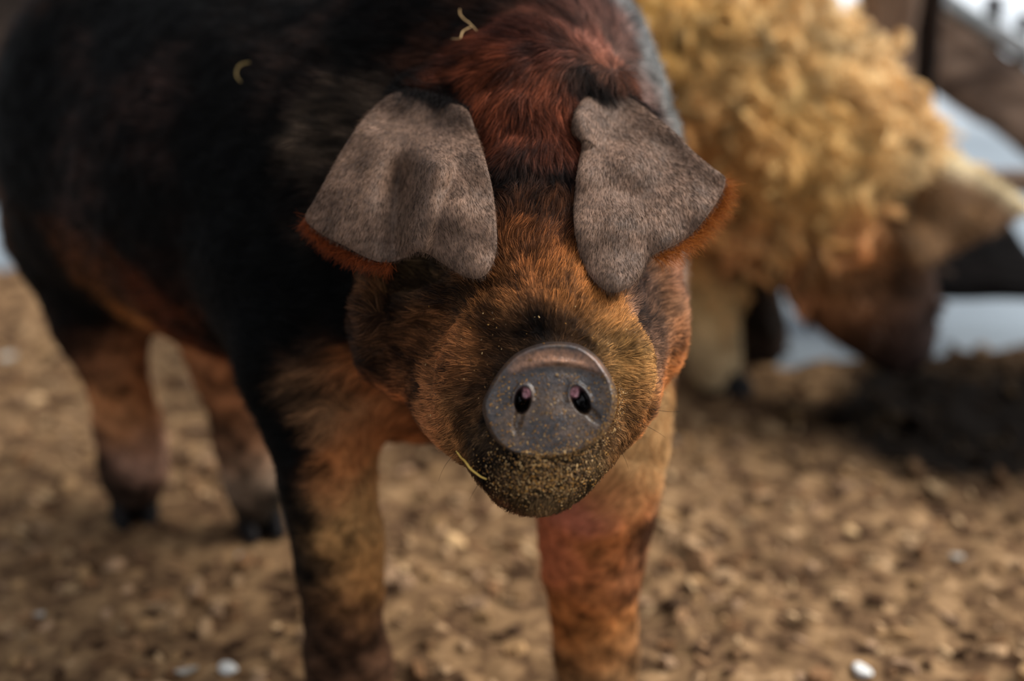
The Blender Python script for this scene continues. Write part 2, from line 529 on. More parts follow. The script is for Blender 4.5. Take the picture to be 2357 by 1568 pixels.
# groove above the nose disc
gv = [(1268 + 150 * math.cos(a), 890 - 120 * math.sin(a), 0.985, 13) for a in np.linspace(math.radians(15), math.radians(165), 8)]
for (a, b_) in zip(gv[:-1], gv[1:]):
    B.cap(P(*a[:3]), a[3] * a[2] / F, P(*b_[:3]), b_[3] * b_[2] / F, 0.010, sub=True)
B.cap(P(1258, 1048, 0.962), 0.0022, P(1275, 1050, 0.962), 0.0022, 0.004, sub=True)
V, Q, NV = B.mesh()
wr = (fbm(V * 42, 3, 60) - 0.5) * 0.006 + (fbm(V * np.array([110, 110, 60]), 3, 66) - 0.5) * 0.004
V = V + NV * wr[:, None]
NV = smooth_normals(V, Q)
if ((NV * B.grad(V)[1]).sum(1)).mean() < 0: NV = -NV
pig_bvh = bvh_of(V, Q)

CO = [
 (300,100,11,8,8),(200,300,30,18,16),(100,300,9,8,8),(300,450,9,9,10),(500,200,12,9,9),(330,220,46,30,28),(310,330,44,28,26),(500,500,8,9,11),(600,600,8,10,12),(500,650,9,9,11),(620,350,9,9,10),(700,150,30,21,19),(620,60,26,18,16),(760,280,64,50,43),(720,330,62,48,41),(745,420,54,40,34),(805,240,60,46,40),(680,170,48,33,29),(640,100,44,30,27),(170,400,50,33,31),(190,250,44,29,27),(720,420,22,16,15),  # paler shoulder points put hair sheen and pale brown strands into the colour
 (850,100,20,14,13),(950,50,26,15,12),(1050,60,40,22,16),(1100,180,92,41,23),(1200,100,66,30,22),(1250,220,88,40,24),(1140,290,84,37,21),(1250,320,76,34,21),(1030,150,80,36,21),(960,205,20,15,13),(1010,218,20,15,13),(900,225,20,15,13),(1390,195,40,28,24),(1340,225,30,20,17),(1440,205,46,32,26),(980,120,50,26,18),
 (1320,80,74,40,32),(1390,130,108,62,52),(1440,180,120,66,48),(1420,60,92,56,50),(1500,230,110,80,76),(1440,100,70,46,40),(1525,205,104,100,104),(1490,110,96,92,98),(1200,400,34,20,16),(1280,400,28,17,15),(1230,480,80,42,22),(1200,560,104,56,28),(1250,640,136,76,38),(1150,670,126,76,42),  # grey points on the right neck edge paint in its rim reflection
 (1230,735,58,36,22),(1290,740,62,38,22),(1110,745,118,70,36),(1350,690,158,94,44),(1430,760,170,108,56),(1470,840,205,150,90),(1385,770,74,46,28),(1090,850,84,50,28),(1020,820,146,86,50),(1000,900,156,96,60),(945,780,118,66,34),
 (1050,960,112,72,42),(1100,1000,62,44,30),(1120,1065,38,28,22),(1200,1110,72,54,36),(1300,1110,84,62,42),(1440,960,92,62,38),(1480,900,146,88,46),
 (900,650,62,45,30),(960,640,70,50,33),(920,690,40,28,20),(1000,700,66,43,28),(880,830,52,31,20),(935,850,84,48,27),(880,700,34,23,16),(830,800,34,21,15),(960,725,44,30,20),(1180,800,50,34,24),(1225,762,46,29,19),(1335,752,58,37,24),(1395,805,84,56,35),(1130,850,62,40,27),(1108,900,70,46,31),(900,780,36,24,17),(1000,760,110,64,36),(850,660,96,52,25),(880,750,58,34,21),(815,600,18,13,12),(780,720,10,9,10),(830,855,124,66,32),(900,900,112,58,28),(950,985,104,54,28),(1080,1085,76,40,24),(1150,1150,76,42,26),  # cheek and fold shading, dark groove round the nose disc: painted into the colour
 (1480,690,80,55,46),(1530,720,112,74,54),(1560,620,116,74,56),(1530,860,160,92,46),(1505,790,90,60,46),(1575,560,120,92,82),
 (750,840,64,38,26),(715,895,108,74,52),(790,930,190,128,88),(855,960,182,110,66),(900,1010,148,84,46),(640,850,8,10,13),(590,790,7,9,12),(540,850,8,9,11),(580,900,8,10,12),(515,800,9,8,9),(620,940,8,10,13),(640,1000,8,10,13),(690,1250,14,14,16),(700,1200,10,11,14),(722,1320,24,20,20),(700,760,9,10,12),
 (800,1100,156,88,46),(858,1210,250,190,128),(860,1150,224,160,104),(858,1270,236,172,108),(790,1140,132,80,50),(700,1150,10,11,14),(655,1050,8,11,15),(740,1250,30,24,22),(845,1290,168,100,48),(760,1350,56,40,32),(810,1450,84,52,35),(850,1520,98,66,50),(740,1500,42,28,22),  # brightest points paint rim light along the leg's inner edge
 (1270,1250,214,116,80),(1330,1160,236,136,112),(1410,1140,222,140,88),(1478,1050,255,190,132),(1450,1120,246,178,122),(1440,1200,200,120,70),(1380,1250,166,94,44),(1400,1350,176,104,58),(1465,1220,60,38,34),(1452,1330,40,28,28),(1300,1400,124,68,32),(1380,1480,166,100,52),(1400,1545,92,68,48),  # palest points at the top of the leg paint in a highlight
 (250,660,74,38,20),(300,720,140,82,38),(400,720,84,38,18),(380,600,32,17,15),(460,790,86,36,15),(200,700,16,11,10),
 (200,810,40,21,15),(270,830,110,68,46),(310,950,216,140,92),(345,1050,170,126,112),(290,890,150,92,58),(262,1050,56,33,24),(290,1150,22,19,18),  # hind leg highlight painted as lighter points on its inner side
 (535,910,140,86,56),(560,1010,150,98,70),(575,1090,140,112,98),(515,1000,28,19,16),(600,1160,24,22,22)]
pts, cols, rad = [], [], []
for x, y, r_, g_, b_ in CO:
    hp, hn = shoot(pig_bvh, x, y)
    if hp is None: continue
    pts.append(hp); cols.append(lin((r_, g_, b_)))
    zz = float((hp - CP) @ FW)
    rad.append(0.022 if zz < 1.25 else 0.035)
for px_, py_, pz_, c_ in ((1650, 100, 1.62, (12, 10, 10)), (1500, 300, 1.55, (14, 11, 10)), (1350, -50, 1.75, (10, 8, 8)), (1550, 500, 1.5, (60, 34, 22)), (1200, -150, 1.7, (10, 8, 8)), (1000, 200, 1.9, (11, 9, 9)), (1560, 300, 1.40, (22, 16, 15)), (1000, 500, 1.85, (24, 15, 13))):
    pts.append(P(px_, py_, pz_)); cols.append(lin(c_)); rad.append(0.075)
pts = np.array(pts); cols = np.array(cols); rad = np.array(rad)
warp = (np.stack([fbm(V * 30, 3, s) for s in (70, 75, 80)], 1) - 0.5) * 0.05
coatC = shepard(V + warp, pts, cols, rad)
# the coat turns black over the back and the hidden far side
mott = fbm(V * 55, 4, 90)
coatC = coatC * (0.40 + 1.25 * np.clip((mott - 0.30) / 0.40, 0, 1))[:, None]
lum = coatC.mean(1, keepdims=True)
coatC = coatC * np.clip(lum / 0.02, 0.35, 1.0)
coatC = coatC * 0.95 + 0.05 * coatC.mean(1, keepdims=True)
coatC = coatC * np.array([0.98, 1.06, 0.92])
coatC = coatC * (1 + 0.45 * np.clip((lum - 0.03) / 0.05, 0, 1))
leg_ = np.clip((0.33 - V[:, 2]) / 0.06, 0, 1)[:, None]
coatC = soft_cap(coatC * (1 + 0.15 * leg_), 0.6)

pig = empty('pig', G(950, 1500)); pig.location.z = 0
tag(pig, 'black and rust-red pig with grey-brown lop ears facing the camera', 'pig')
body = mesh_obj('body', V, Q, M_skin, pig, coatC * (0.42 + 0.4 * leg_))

# --- bristles
SN = P(1268, 905, 0.96)
def flow(p):
    d = p - SN
    dist = np.linalg.norm(d, axis=1, keepdims=True)
    head = np.clip((0.24 - dist) / 0.08, 0, 1)
    back = np.array([-0.62, 0.66, -0.30])
    f = head * d / (dist + 1e-6) + (1 - head) * back
    # hair of the forelock falls forward between the ears
    fl = P(1215, 200, 1.0); fl2 = P(1215, 330, 0.98)
    s = (p - P(1215, 230, 1.0)); s2 = ((s - (s @ FW)[:, None] * FW) ** 2).sum(1)
    wgt = np.exp(-s2 / 0.075 ** 2)[:, None]
    f = f * (1 - wgt) + wgt * (DN * 1.0 + 0.0 * FW)
    f = f + 0.75 * (np.stack([vnoise(p * 48, s_) for s_ in (101, 102, 103)], 1) - 0.5) + 0.5 * (np.stack([vnoise(p * 15, s_) for s_ in (111, 112, 113)], 1) - 0.5)
    return f
zc = (V - CP) @ FW
legs = np.clip((0.32 - V[:, 2]) / 0.1, 0, 1)
near = np.clip((1.30 - zc) / 0.15, 0.12, 1.0)
nose_d = np.linalg.norm(V - SN, axis=1)
wt = near * np.where(nose_d < 0.046, 0.0, 1.0)
n_h = 230000
rp, rn, rc = sample_surface(V, Q, NV, coatC, n_h, wt)
fd = tangent(flow(rp), rn)
dn = np.linalg.norm(rp - SN, axis=1)
ln = np.clip(0.0045 + 0.055 * (dn - 0.05), 0.004, 0.017)
ln = np.where(rp[:, 2] > 0.56, np.maximum(ln, 0.014), ln)
ln = np.where(rp[:, 2] < 0.30, 0.009, ln) * rng.uniform(0.6, 1.35, n_h)
cell = np.floor(rp / 0.0055).astype(np.int64)
hb = _hash(cell[:, 0], cell[:, 1], cell[:, 2], 8)
jit = (np.exp(0.45 * rng.standard_normal(n_h)) * (0.45 + 1.15 * hb))[:, None]
pale = (rng.random(n_h) < 0.06)[:, None]
hcol = soft_cap(rc * jit * np.where(pale, 1.6, 1.0) + np.where(pale, 0.012, 0.0), 0.62)
hair_obj('bristles', rp, rn, fd, hcol, ln, 0.00013, M_hair, pig, npt=5, lift=0.34, wob=0.2, kind='stuff', clump=(0.0055, 0.55))

# a few long stiff whiskers on the muzzle
wr_, wn_ = [], []
for x, y in ((1462, 770), (1480, 800), (1470, 830), (1490, 850), (1455, 900), (1470, 935), (1440, 960), (1400, 1010), (1030, 880), (1010, 920), (1040, 960), (1085, 1020), (1050, 990), (1120, 1090), (1330, 700), (1200, 700)):
    hp, hn = shoot(pig_bvh, x, y)
    if hp is not None: wr_.append(hp); wn_.append(hn)
wr_ = np.array(wr_); wn_ = np.array(wn_)
wd_ = (wr_ - SN) / np.linalg.norm(wr_ - SN, axis=1, keepdims=True)
hair_obj('whiskers', wr_, wn_, tangent(wd_, wn_), np.tile(lin((24, 18, 16)), (len(wr_), 1)), rng.uniform(0.02, 0.036, len(wr_)), 0.00016, M_hair, pig, npt=6, lift=0.5, wob=0.2)

# --- ears: leathery flaps with a rounded rim
def ear(name, outline, depths, base_c, seed, thick=0.0035, nr=46, ns=260, centre=None, label=None, mat=None, parent=None, furn=24000, hairlen=0.006, fur_name='ear_fur', colfn=None, ridge=None):
    out = spline(outline, ns)
    c = np.array(centre if centre is not None else out.mean(0))
    rr = np.linspace(0, 1, nr) ** 0.75
    px = c[None, None, :] + rr[:, None, None] * (out - c)[None, :, :]
    D = np.array(depths, float)
    d2 = ((px[..., None, :] - D[:, :2]) ** 2).sum(-1)
    w = 1 / (d2 + 40.0 ** 2) ** 1.5
    Z = (w * D[:, 2]).sum(-1) / w.sum(-1)
    if ridge:
        for (pl, wd, amp) in ridge:      # a crease line (picture units), soft width, depth change
            pl = np.array(pl, float); dm = np.full(Z.shape, 1e9)
            for a_, b__ in zip(pl[:-1], pl[1:]):
                d_ = b__ - a_; tt = np.clip(((px - a_) @ d_) / (d_ @ d_), 0, 1)
                dm = np.minimum(dm, ((px - a_ - tt[..., None] * d_) ** 2).sum(-1))
            Z = Z + amp * np.exp(-dm / wd ** 2)
    Pw = CP + Z[..., None] * (FW + (px[..., 0:1] - W / 2) / F * RT + (px[..., 1:2] - H / 2) / F * DN)
    # normals of the mid sheet
    gr = np.gradient(Pw, axis=0); gs = np.roll(Pw, -1, 1) - np.roll(Pw, 1, 1)
    Nn = np.cross(gr, gs); Nn /= np.linalg.norm(Nn, axis=-1, keepdims=True) + 1e-12
    Nn[:3] = Nn[3:6].mean((0, 1)); Nn[:3] /= np.linalg.norm(Nn[:3], axis=-1, keepdims=True)
    if (Nn[nr // 2] @ FW).mean() > 0: Nn = -Nn
    th = thick * np.sqrt(np.clip(1 - rr ** 14, 0, 1))[:, None, None]
    top = Pw + Nn * th; bot = Pw - Nn * th
    Vt = np.concatenate([top.reshape(-1, 3), bot.reshape(-1, 3)])
    I = np.arange(nr * ns).reshape(nr, ns); J = np.roll(I, -1, 1)
    q = np.stack([I[:-1], J[:-1], J[1:], I[1:]], -1).reshape(-1, 4)
    k = nr * ns
    Qe = np.concatenate([q, q[:, ::-1] + k, np.stack([I[-1], J[-1], J[-1] + k, I[-1] + k], -1)])
    Nt = np.concatenate([Nn.reshape(-1, 3), -Nn.reshape(-1, 3)])
    pp = np.concatenate([px.reshape(-1, 2)] * 2)
    e_ = np.concatenate([np.repeat(rr, ns)] * 2)
    Cc = colfn(pp, Vt, e_)
    ob = mesh_obj(name, Vt, Qe, mat, parent, Cc)
    return ob, Vt, Qe, Nt, Cc, pp

def mixc(C, m_, col): return C * (1 - m_[:, None]) + lin(col) * m_[:, None]
def ear_col(pp, Vt, e_):
    n1 = fbm(Vt * 70, 4, 130)[:, None]; n2 = fbm(Vt * 26, 3, 140)[:, None]
    c = lin((112, 87, 71)) * (0.32 + 1.12 * n1) * (0.85 + 0.3 * n2)
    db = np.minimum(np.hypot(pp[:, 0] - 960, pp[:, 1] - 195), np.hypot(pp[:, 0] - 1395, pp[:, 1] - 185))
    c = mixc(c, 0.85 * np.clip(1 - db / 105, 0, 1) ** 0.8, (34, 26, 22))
    return c

EL = [(905,216),(960,214),(1020,232),(1072,250),(1095,300),(1118,370),(1136,450),(1144,540),(1140,590),(1122,628),(1095,642),(1060,632),(1020,608),(985,585),(962,580),(930,594),(890,604),(850,596),(800,570),(750,545),(715,520),(703,497),(722,462),(760,395),(800,325),(850,258)]
DL = [(950,216,1.142),(1010,228,1.135),(955,250,1.116),(1070,260,1.090),(880,240,1.130),(800,330,1.105),(710,500,1.095),(820,560,1.070),(900,590,1.050),(960,575,1.035),(1100,630,1.005),(1140,560,1.018),(1130,430,1.045),(1000,420,1.050),(900,400,1.075),(1050,500,1.022)]
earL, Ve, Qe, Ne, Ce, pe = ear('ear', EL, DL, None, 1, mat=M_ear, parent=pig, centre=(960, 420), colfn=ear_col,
    ridge=[([(1010,390),(990,470),(965,575)], 24, -0.016), ([(925,400),(915,560)], 50, 0.026)])
ER = [(1322,262),(1345,225),(1395,205),(1450,225),(1510,268),(1560,310),(1600,352),(1640,385),(1668,408),(1664,440),(1640,480),(1600,530),(1560,560),(1505,585),(1490,600),(1475,635),(1450,660),(1410,674),(1375,655),(1345,615),(1328,560),(1320,490),(1328,400),(1340,320),(1318,298)]
DR = [(1395,206,1.140),(1440,222,1.140),(1400,240,1.114),(1330,260,1.092),(1345,300,1.080),(1450,240,1.115),(1560,320,1.105),(1665,415,1.085),(1600,525,1.062),(1500,580,1.038),(1410,670,1.000),(1330,560,1.020),(1325,420,1.050),(1450,420,1.058),(1420,550,1.020)]
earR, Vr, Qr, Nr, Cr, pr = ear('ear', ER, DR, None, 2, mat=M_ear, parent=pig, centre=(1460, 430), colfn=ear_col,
    ridge=[([(1455,540),(1475,480),(1505,390)], 60, 0.008), ([(1345,330),(1325,265)], 16, -0.008)])

def ear_fur(Vt, Qe, Nt, Cc, root_px, parent, n=20000):
    wv = np.ones(len(Vt)); wv[len(Vt) // 2:] = 0.25
    p, n_, c = sample_surface(Vt, Qe, Nt, Cc, n, wv)
    d = tangent(p - root_px + 0.03 * (np.stack([vnoise(p * 60, s_) for s_ in (201, 202, 203)], 1) - 0.5), n_)
    tone = rng.random(n)
    j = np.where(tone < 0.55, rng.uniform(0.06, 0.35, n), rng.uniform(0.75, 1.35, n))[:, None]
    warm = np.where(tone > 0.8, 1.0, 0.0)[:, None] * np.array([0.03, 0.016, 0.004])
    hair_obj('fur', p, n_, d, np.clip(c * j + warm, 0, 1), rng.uniform(0.002, 0.005, n), 0.00008, M_hair, parent, npt=4, lift=0.07, wob=0.15, kind='stuff', clump=(0.003, 0.3))
ear_fur(Ve, Qe, Ne, Ce, P(960, 190, 1.11), earL)
ear_fur(Vr, Qr, Nr, Cr, P(1400, 180, 1.11), earR)

# orange fringe on the rear edges of the ears
def fringe(pl, zs, n, parent, away, ln=(0.008, 0.018), cols=((176, 104, 40), (120, 62, 26))):
    pl3 = spline([(*a, z) for a, z in zip(pl, zs)], 200, closed=False)
    i = rng.integers(0, 200, n)
    q = pl3[i] + rng.standard_normal((n, 3)) * np.array([4, 4, 0.002])
    p = np.array([P(*k) for k in q])
    d = np.array([away] * n, float)[:, 0:1] * RT + np.array([away] * n, float)[:, 1:2] * DN
    d = d + 0.45 * rng.standard_normal((n, 3)); d /= np.linalg.norm(d, axis=1, keepdims=True)
    nn = tangent(np.tile(-FW, (n, 1)), d)
    c = lin(cols[0]) * (m_ := rng.random((n, 1))) + lin(cols[1]) * (1 - m_)
    hair_obj('fringe', p, nn, d, c, rng.uniform(*ln, n), 0.00011, M_hair, parent, npt=4, lift=0.05, wob=0.2, kind='stuff')
fringe([(1664,415),(1650,470),(1605,530),(1555,568),(1505,592)], [1.09,1.085,1.07,1.055,1.045], 1500, earR, (0.8, 0.45))
fringe([(705,500),(745,548),(820,590),(900,610)], [1.10,1.095,1.075,1.06], 1300, earL, (-0.4, 0.75), (0.006, 0.014), ((150, 72, 32), (80, 36, 18)))

fringe([(900,222),(940,210),(990,218),(1040,232),(1075,248)], [1.135,1.130,1.125,1.115,1.10], 1500, earL, (-0.05, 0.8), (0.010, 0.024), ((30, 24, 22), (12, 10, 10)))
fringe([(1330,255),(1350,222),(1395,204),(1450,222),(1505,262)], [1.10,1.125,1.13,1.13,1.125], 1500, earR, (0.15, 0.8), (0.008, 0.022), ((52, 38, 32), (20, 15, 13)))

# --- nose disc with nostrils
OUT = [(1290,789),(1335,797),(1375,825),(1402,865),(1416,905),(1412,950),(1392,995),(1355,1030),(1300,1052),(1240,1056),(1180,1045),(1140,1015),(1118,970),(1114,930),(1130,890),(1155,850),(1190,815),(1240,794)]
nr, ns = 150, 340
out = spline(OUT, ns)
c0 = np.array((1268., 915.))
tt = np.linspace(0, 1, nr)
rim_n = 12
px = c0 + tt[:, None, None] ** 0.9 * (out - c0)[None]
x_, y_ = px[..., 0], px[..., 1]
r_ = tt[:, None] * np.ones((1, ns))
def ell(cx, cy, a, b, rot):
    c_, s_ = math.cos(rot), math.sin(rot)
    u = (x_ - cx) * c_ + (y_ - cy) * s_; v = -(x_ - cx) * s_ + (y_ - cy) * c_
    return np.sqrt((u / a) ** 2 + (v / b) ** 2)
w = np.zeros_like(x_)                                   # height toward the viewer, metres
w += 0.0035 * np.clip((r_ - 0.62) / 0.3, 0, 1) ** 2 * np.clip((1000 - y_) / 80, 0, 1)      # raised rim
w += 0.0030 * np.exp(-((y_ - (832 + 0.0022 * (x_ - 1280) ** 2)) / 9) ** 2) * np.clip((1 - np.abs(x_ - 1285) / 130), 0, 1)
w -= 0.0012 * np.exp(-((y_ - (852 + 0.0022 * (x_ - 1280) ** 2)) / 12) ** 2)
w += 0.003 * np.exp(-(((x_ - 1268) / 40) ** 2 + ((y_ - 960) / 60) ** 2))
NL = ell(1203, 922, 17, 27, 0.15); NR = ell(1336, 922, 17, 30, -0.45)
NL2 = ell(1194, 962, 12, 42, 0.18); NR2 = ell(1362, 952, 13, 34, -0.75)
sm = lambda q, a, b: np.clip((b - q) / (b - a), 0, 1) ** 2 * (3 - 2 * np.clip((b - q) / (b - a), 0, 1))
PKL = ell(1210, 907, 12, 15, 0); PKR = ell(1325, 905, 12, 15, 0)
w -= 0.022 * np.maximum(sm(NL, 0.6, 1.25), sm(NR, 0.6, 1.25)) * (1 - 0.72 * np.maximum(sm(PKL, 0.6, 1.15), sm(PKR, 0.6, 1.15)))
w -= 0.0035 * np.maximum(sm(NL2, 0.2, 1.3), sm(NR2, 0.2, 1.3))
w += 0.0022 * (np.exp(-((NL - 1.35) / 0.22) ** 2) + np.exp(-((NR - 1.35) / 0.22) ** 2)) * (y_ < 925)
w -= 0.012 * np.clip((r_ - 0.93) / 0.07, 0, 1) ** 2.5
Z = 0.958 - 0.00003 * (y_ - 905) - w
Z = Z + 0.010 * ((x_ - 1268) / 150) ** 2 * (x_ < 1268) * 0.6
Pw = CP + Z[..., None] * (FW + (x_[..., None] - W / 2) / F * RT + (y_[..., None] - H / 2) / F * DN)
# the side wall runs back into the muzzle
wall = []
for k in range(1, rim_n + 1):
    f_ = k / rim_n
    q = c0 + (out - c0) * (1.0 + 0.03 * math.sin(f_ * 1.57))
    Zk = Z[-1] + 0.045 * f_
    wall.append(CP + Zk[:, None] * (FW + (q[:, :1] - W / 2) / F * RT + (q[:, 1:] - H / 2) / F * DN))
Pw = np.concatenate([Pw, np.array(wall)])
nR = nr + rim_n
I = np.arange(nR * ns).reshape(nR, ns); J = np.roll(I, -1, 1)
Qn = np.stack([I[:-1], J[:-1], J[1:], I[1:]], -1).reshape(-1, 4)
Vn = Pw.reshape(-1, 3)
Nn = smooth_normals(Vn, Qn)
if (Nn @ FW).mean() > 0: Nn = -Nn; Qn = Qn[:, ::-1]
base = lin((60, 51, 48)) * (0.45 + 1.1 * fbm(Vn * 110, 4, 150)[:, None])
dirt = np.clip((fbm(Vn * np.array([60, 60, 60]), 4, 155) - 0.5) / 0.12, 0, 1)
base = mixc(base, 0.38 * dirt, (112, 84, 56))
xx = np.concatenate([x_.ravel(), np.repeat(0, rim_n * ns)]); yy = np.concatenate([y_.ravel(), np.repeat(0, rim_n * ns)])
def mixc(C, m_, col): return C * (1 - m_[:, None]) + lin(col) * m_[:, None]
fold = np.zeros(nR * ns); fold[:nr * ns] = (sm(np.abs(y_ - (822 + 0.0022 * (x_ - 1280) ** 2)) / 22, 0.4, 1.2) * np.clip((125 - np.abs(x_ - 1285)) / 60, 0, 1)).ravel()
base = mixc(base, 0.8 * fold, (158, 110, 78))
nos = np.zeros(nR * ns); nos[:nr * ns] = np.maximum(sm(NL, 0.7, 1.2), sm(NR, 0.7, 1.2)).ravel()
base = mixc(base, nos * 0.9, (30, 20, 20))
pk = np.zeros(nR * ns); pk[:nr * ns] = np.maximum(sm(PKL, 0.7, 1.15), sm(PKR, 0.7, 1.15)).ravel()
base = mixc(base, pk * 0.95, (214, 150, 156))
M_snout.node_tree.nodes['Principled BSDF'].inputs['Coat Weight'].default_value = 0.45
M_snout.node_tree.nodes['Principled BSDF'].inputs['Coat Roughness'].default_value = 0.16
rn_ = N_(M_snout.node_tree, 'ShaderNodeTexNoise'); rn_.inputs['Scale'].default_value = 130
rm_ = N_(M_snout.node_tree, 'ShaderNodeMapRange'); rm_.inputs[1].default_value = 0.35; rm_.inputs[2].default_value = 0.65; rm_.inputs[3].default_value = 0.10; rm_.inputs[4].default_value = 0.45
M_snout.node_tree.links.new(rn_.outputs['Fac'], rm_.inputs[0])
M_snout.node_tree.links.new(rm_.outputs[0], M_snout.node_tree.nodes['Principled BSDF'].inputs['Roughness'])
snout = mesh_obj('snout', Vn, Qn, M_snout, pig, base)
snout['label'] = 'bare dark grey nose disc with two nostrils'
nose_bvh = bvh_of(Vn, Qn)

# --- hooves
HOOF_SPOTS = []
def toe_pair(px_, py_, Z, wpx, hpx, fwd=(0.3, -0.9), nm='hoof'):
    c = P(px_, py_, Z); c[2] = 0.0
    wd = wpx * Z / F; hh = hpx * Z / F; HOOF_SPOTS.append((c[0], c[1], wd * 0.9 + 0.035))
    f2 = np.array([fwd[0], fwd[1], 0.0]); f2 /= np.linalg.norm(f2); s2 = np.array([f2[1], -f2[0], 0.0])
    for s in (-1, 1):
        Vv, Ff = [], []
        nz, na = 9, 16
        for i in range(nz):
            tz = i / (nz - 1); sc = 1.0 - 0.36 * tz - 0.25 * max(0, tz - 0.8) * 5 * 0.5
            for k in range(na):
                a = 2 * math.pi * k / na
                u = math.cos(a); v = math.sin(a)
                ex = (0.62 if u > 0 else 0.42) * wd * 1.25
                pt = c + s2 * (s * wd * 0.27 + v * wd * 0.245 * sc) + f2 * (u * ex * sc - tz * hh * 0.30) + np.array([0, 0, tz * hh + 0.002])
                Vv.append(pt)
        for i in range(nz - 1):
            for k in range(na):
                Ff.append((i * na + k, i * na + (k + 1) % na, (i + 1) * na + (k + 1) % na, (i + 1) * na + k))
        Ff.append(tuple(range(na))[::-1]); Ff.append(tuple((nz - 1) * na + k for k in range(na)))
        yield Vv, Ff
for (x, y, Z, wp, hp_) in ((312, 1195, 1.745, 110, 95), (600, 1215, 1.718, 108, 95), (812, 1640, 1.361, 150, 130), (1384, 1640, 1.361, 145, 130)):
    for Vv, Ff in toe_pair(x, y, Z, wp, hp_):
        mesh_obj('hoof', Vv, Ff, M_hoof, pig)

# --- eyes, under the ear flaps
def ball(name, c, r, mat, parent):
    bm = bmesh.new(); bmesh.ops.create_uvsphere(bm, u_segments=20, v_segments=12, radius=r)
    me = bpy.data.meshes.new(name); bm.to_mesh(me); bm.free(); me.materials.append(mat)
    me.polygons.foreach_set('use_smooth', np.ones(len(me.polygons), dtype=bool))
    for v in me.vertices: v.co = v.co + Vector(c)
    return link(bpy.data.objects.new(name, me), parent)
for x, y in ((1035, 560), (1420, 570)):
    hp, hn = shoot(pig_bvh, x, y)
    ball('eye', hp + FW * 0.006, 0.010, M_eye, pig)

# ------------------------------------------------------------------ the woolly pale pig
lo = np.array([-0.15, 1.55, -0.01]); hi = np.array([1.0, 2.6, 1.05])
B2 = Body(lo, hi, 0.008)
B2.chain([(1250, 220, 2.22, 330), (1600, 245, 2.12, 305)], 0.08)
B2.chain([(1600, 255, 2.12, 305), (1785, 340, 2.06, 268), (1930, 420, 2.02, 170)], 0.08)
B2.chain([(1930, 420, 2.02, 150), (2085, 425, 2.0, 88)], 0.06)
B2.chain([(1930, 420, 2.02, 165), (1995, 540, 2.0, 128), (2045, 690, 2.0, 92), (2085, 790, 2.01, 62)], 0.05)
B2.chain([(1880, 560, 2.02, 128), (1972, 685, 2.0, 100), (2055, 788, 2.01, 60)], 0.04)
B2.chain([(1650, 470, 2.06, 140), (1642, 600, 2.07, 72), (1638, 700, 2.085, 54), (1640, 800, 2.105, 50), (1652, 870, 2.12, 48)], 0.04)
B2.chain([(1770, 500, 2.20, 120), (1718, 640, 2.21, 58), (1738, 740, 2.22, 60), (1755, 795, 2.235, 54)], 0.04)
V, Q, NV = B2.mesh()
V = V + NV * ((fbm(V * 22, 2, 300) - 0.5) * 0.055 * np.clip((V[:, 2] - 0.2) / 0.15, 0.1, 1))[:, None]
NV = smooth_normals(V, Q)
if ((NV * B2.grad(V)[1]).sum(1)).mean() < 0: NV = -NV
wool_bvh = bvh_of(V, Q)
CW = [(1480,60,178,140,70),(1600,100,190,150,84),(1700,200,196,158,96),(1850,100,214,176,112),(1950,80,226,190,130),(2050,200,220,180,118),(1800,300,196,160,94),(1900,300,196,156,90),(1600,300,150,100,48),(1700,400,168,124,64),(1650,420,140,92,42),
 (1850,450,180,140,74),(1950,400,186,150,90),(2100,300,216,180,120),(1640,600,186,140,78),(1650,720,214,176,112),(1660,820,222,190,136),(1600,520,166,112,50),(1800,560,110,76,48),(1900,600,110,74,46),(1950,560,150,104,56),  # near foreleg colours lightened to offset shading from the chest
 (1990,620,120,80,46),(1950,700,84,54,30),(2040,740,48,32,22),(2080,800,20,15,13),(2075,560,60,40,26),(2085,620,30,22,17),(2060,680,34,24,18),(1760,700,40,28,18),(1720,660,40,28,18),(1770,780,26,19,14),(1700,520,130,98,70),(2120,700,24,18,16)]  # shade on the muzzle and far foreleg is painted into these dark points
pts, cols, rad = [], [], []
for x, y, r__, g__, b__ in CW:
    hp, hn = shoot(wool_bvh, x, y)
    if hp is None: continue
    pts.append(hp); cols.append(lin((r__, g__, b__))); rad.append(0.06)
warp = (np.stack([fbm(V * 14, 3, s) for s in (370, 375, 380)], 1) - 0.5) * 0.08
wc = shepard(V + warp, np.array(pts), np.array(cols), np.array(rad))
wn = fbm(V * 24, 3, 390)
wc = wc * (0.55 + 1.2 * np.clip((wn - 0.36) / 0.28, 0, 1))[:, None]
wc = soft_cap(wc * 1.85 * np.array([1.0, 1.05, 1.24]), 0.82)
wp_ = empty('pig', G(1700, 905)); wp_.location.z = 0
tag(wp_, 'pale blond curly-haired pig with its nose to the ground behind the dark one', 'pig')
mesh_obj('body', V, Q, M_wool_skin, wp_, wc * 0.8)
nW = 9000
facef = np.clip(((V - P(2000, 560, 2.0)) @ (DN + 0.4 * RT)) / 0.1, 0, 1)
wt = np.clip((V[:, 2] - 0.12) / 0.12, 0.25, 1) * (1 - 0.8 * facef)
rp, rn, rc = sample_surface(V, Q, NV, wc, nW, wt)
clump = np.floor(rp / 0.035)
cn = _hash(clump[:, 0].astype(np.int64), clump[:, 1].astype(np.int64), clump[:, 2].astype(np.int64), 5)
fl = np.array([-0.3, 0.1, -0.9]) + 1.6 * (np.stack([vnoise(rp * 22, s_) for s_ in (401, 402, 403)], 1) - 0.5)
d = tangent(fl, rn)
lk = np.clip((fbm(rp * 34, 2, 395) - 0.36) / 0.24, 0, 1)
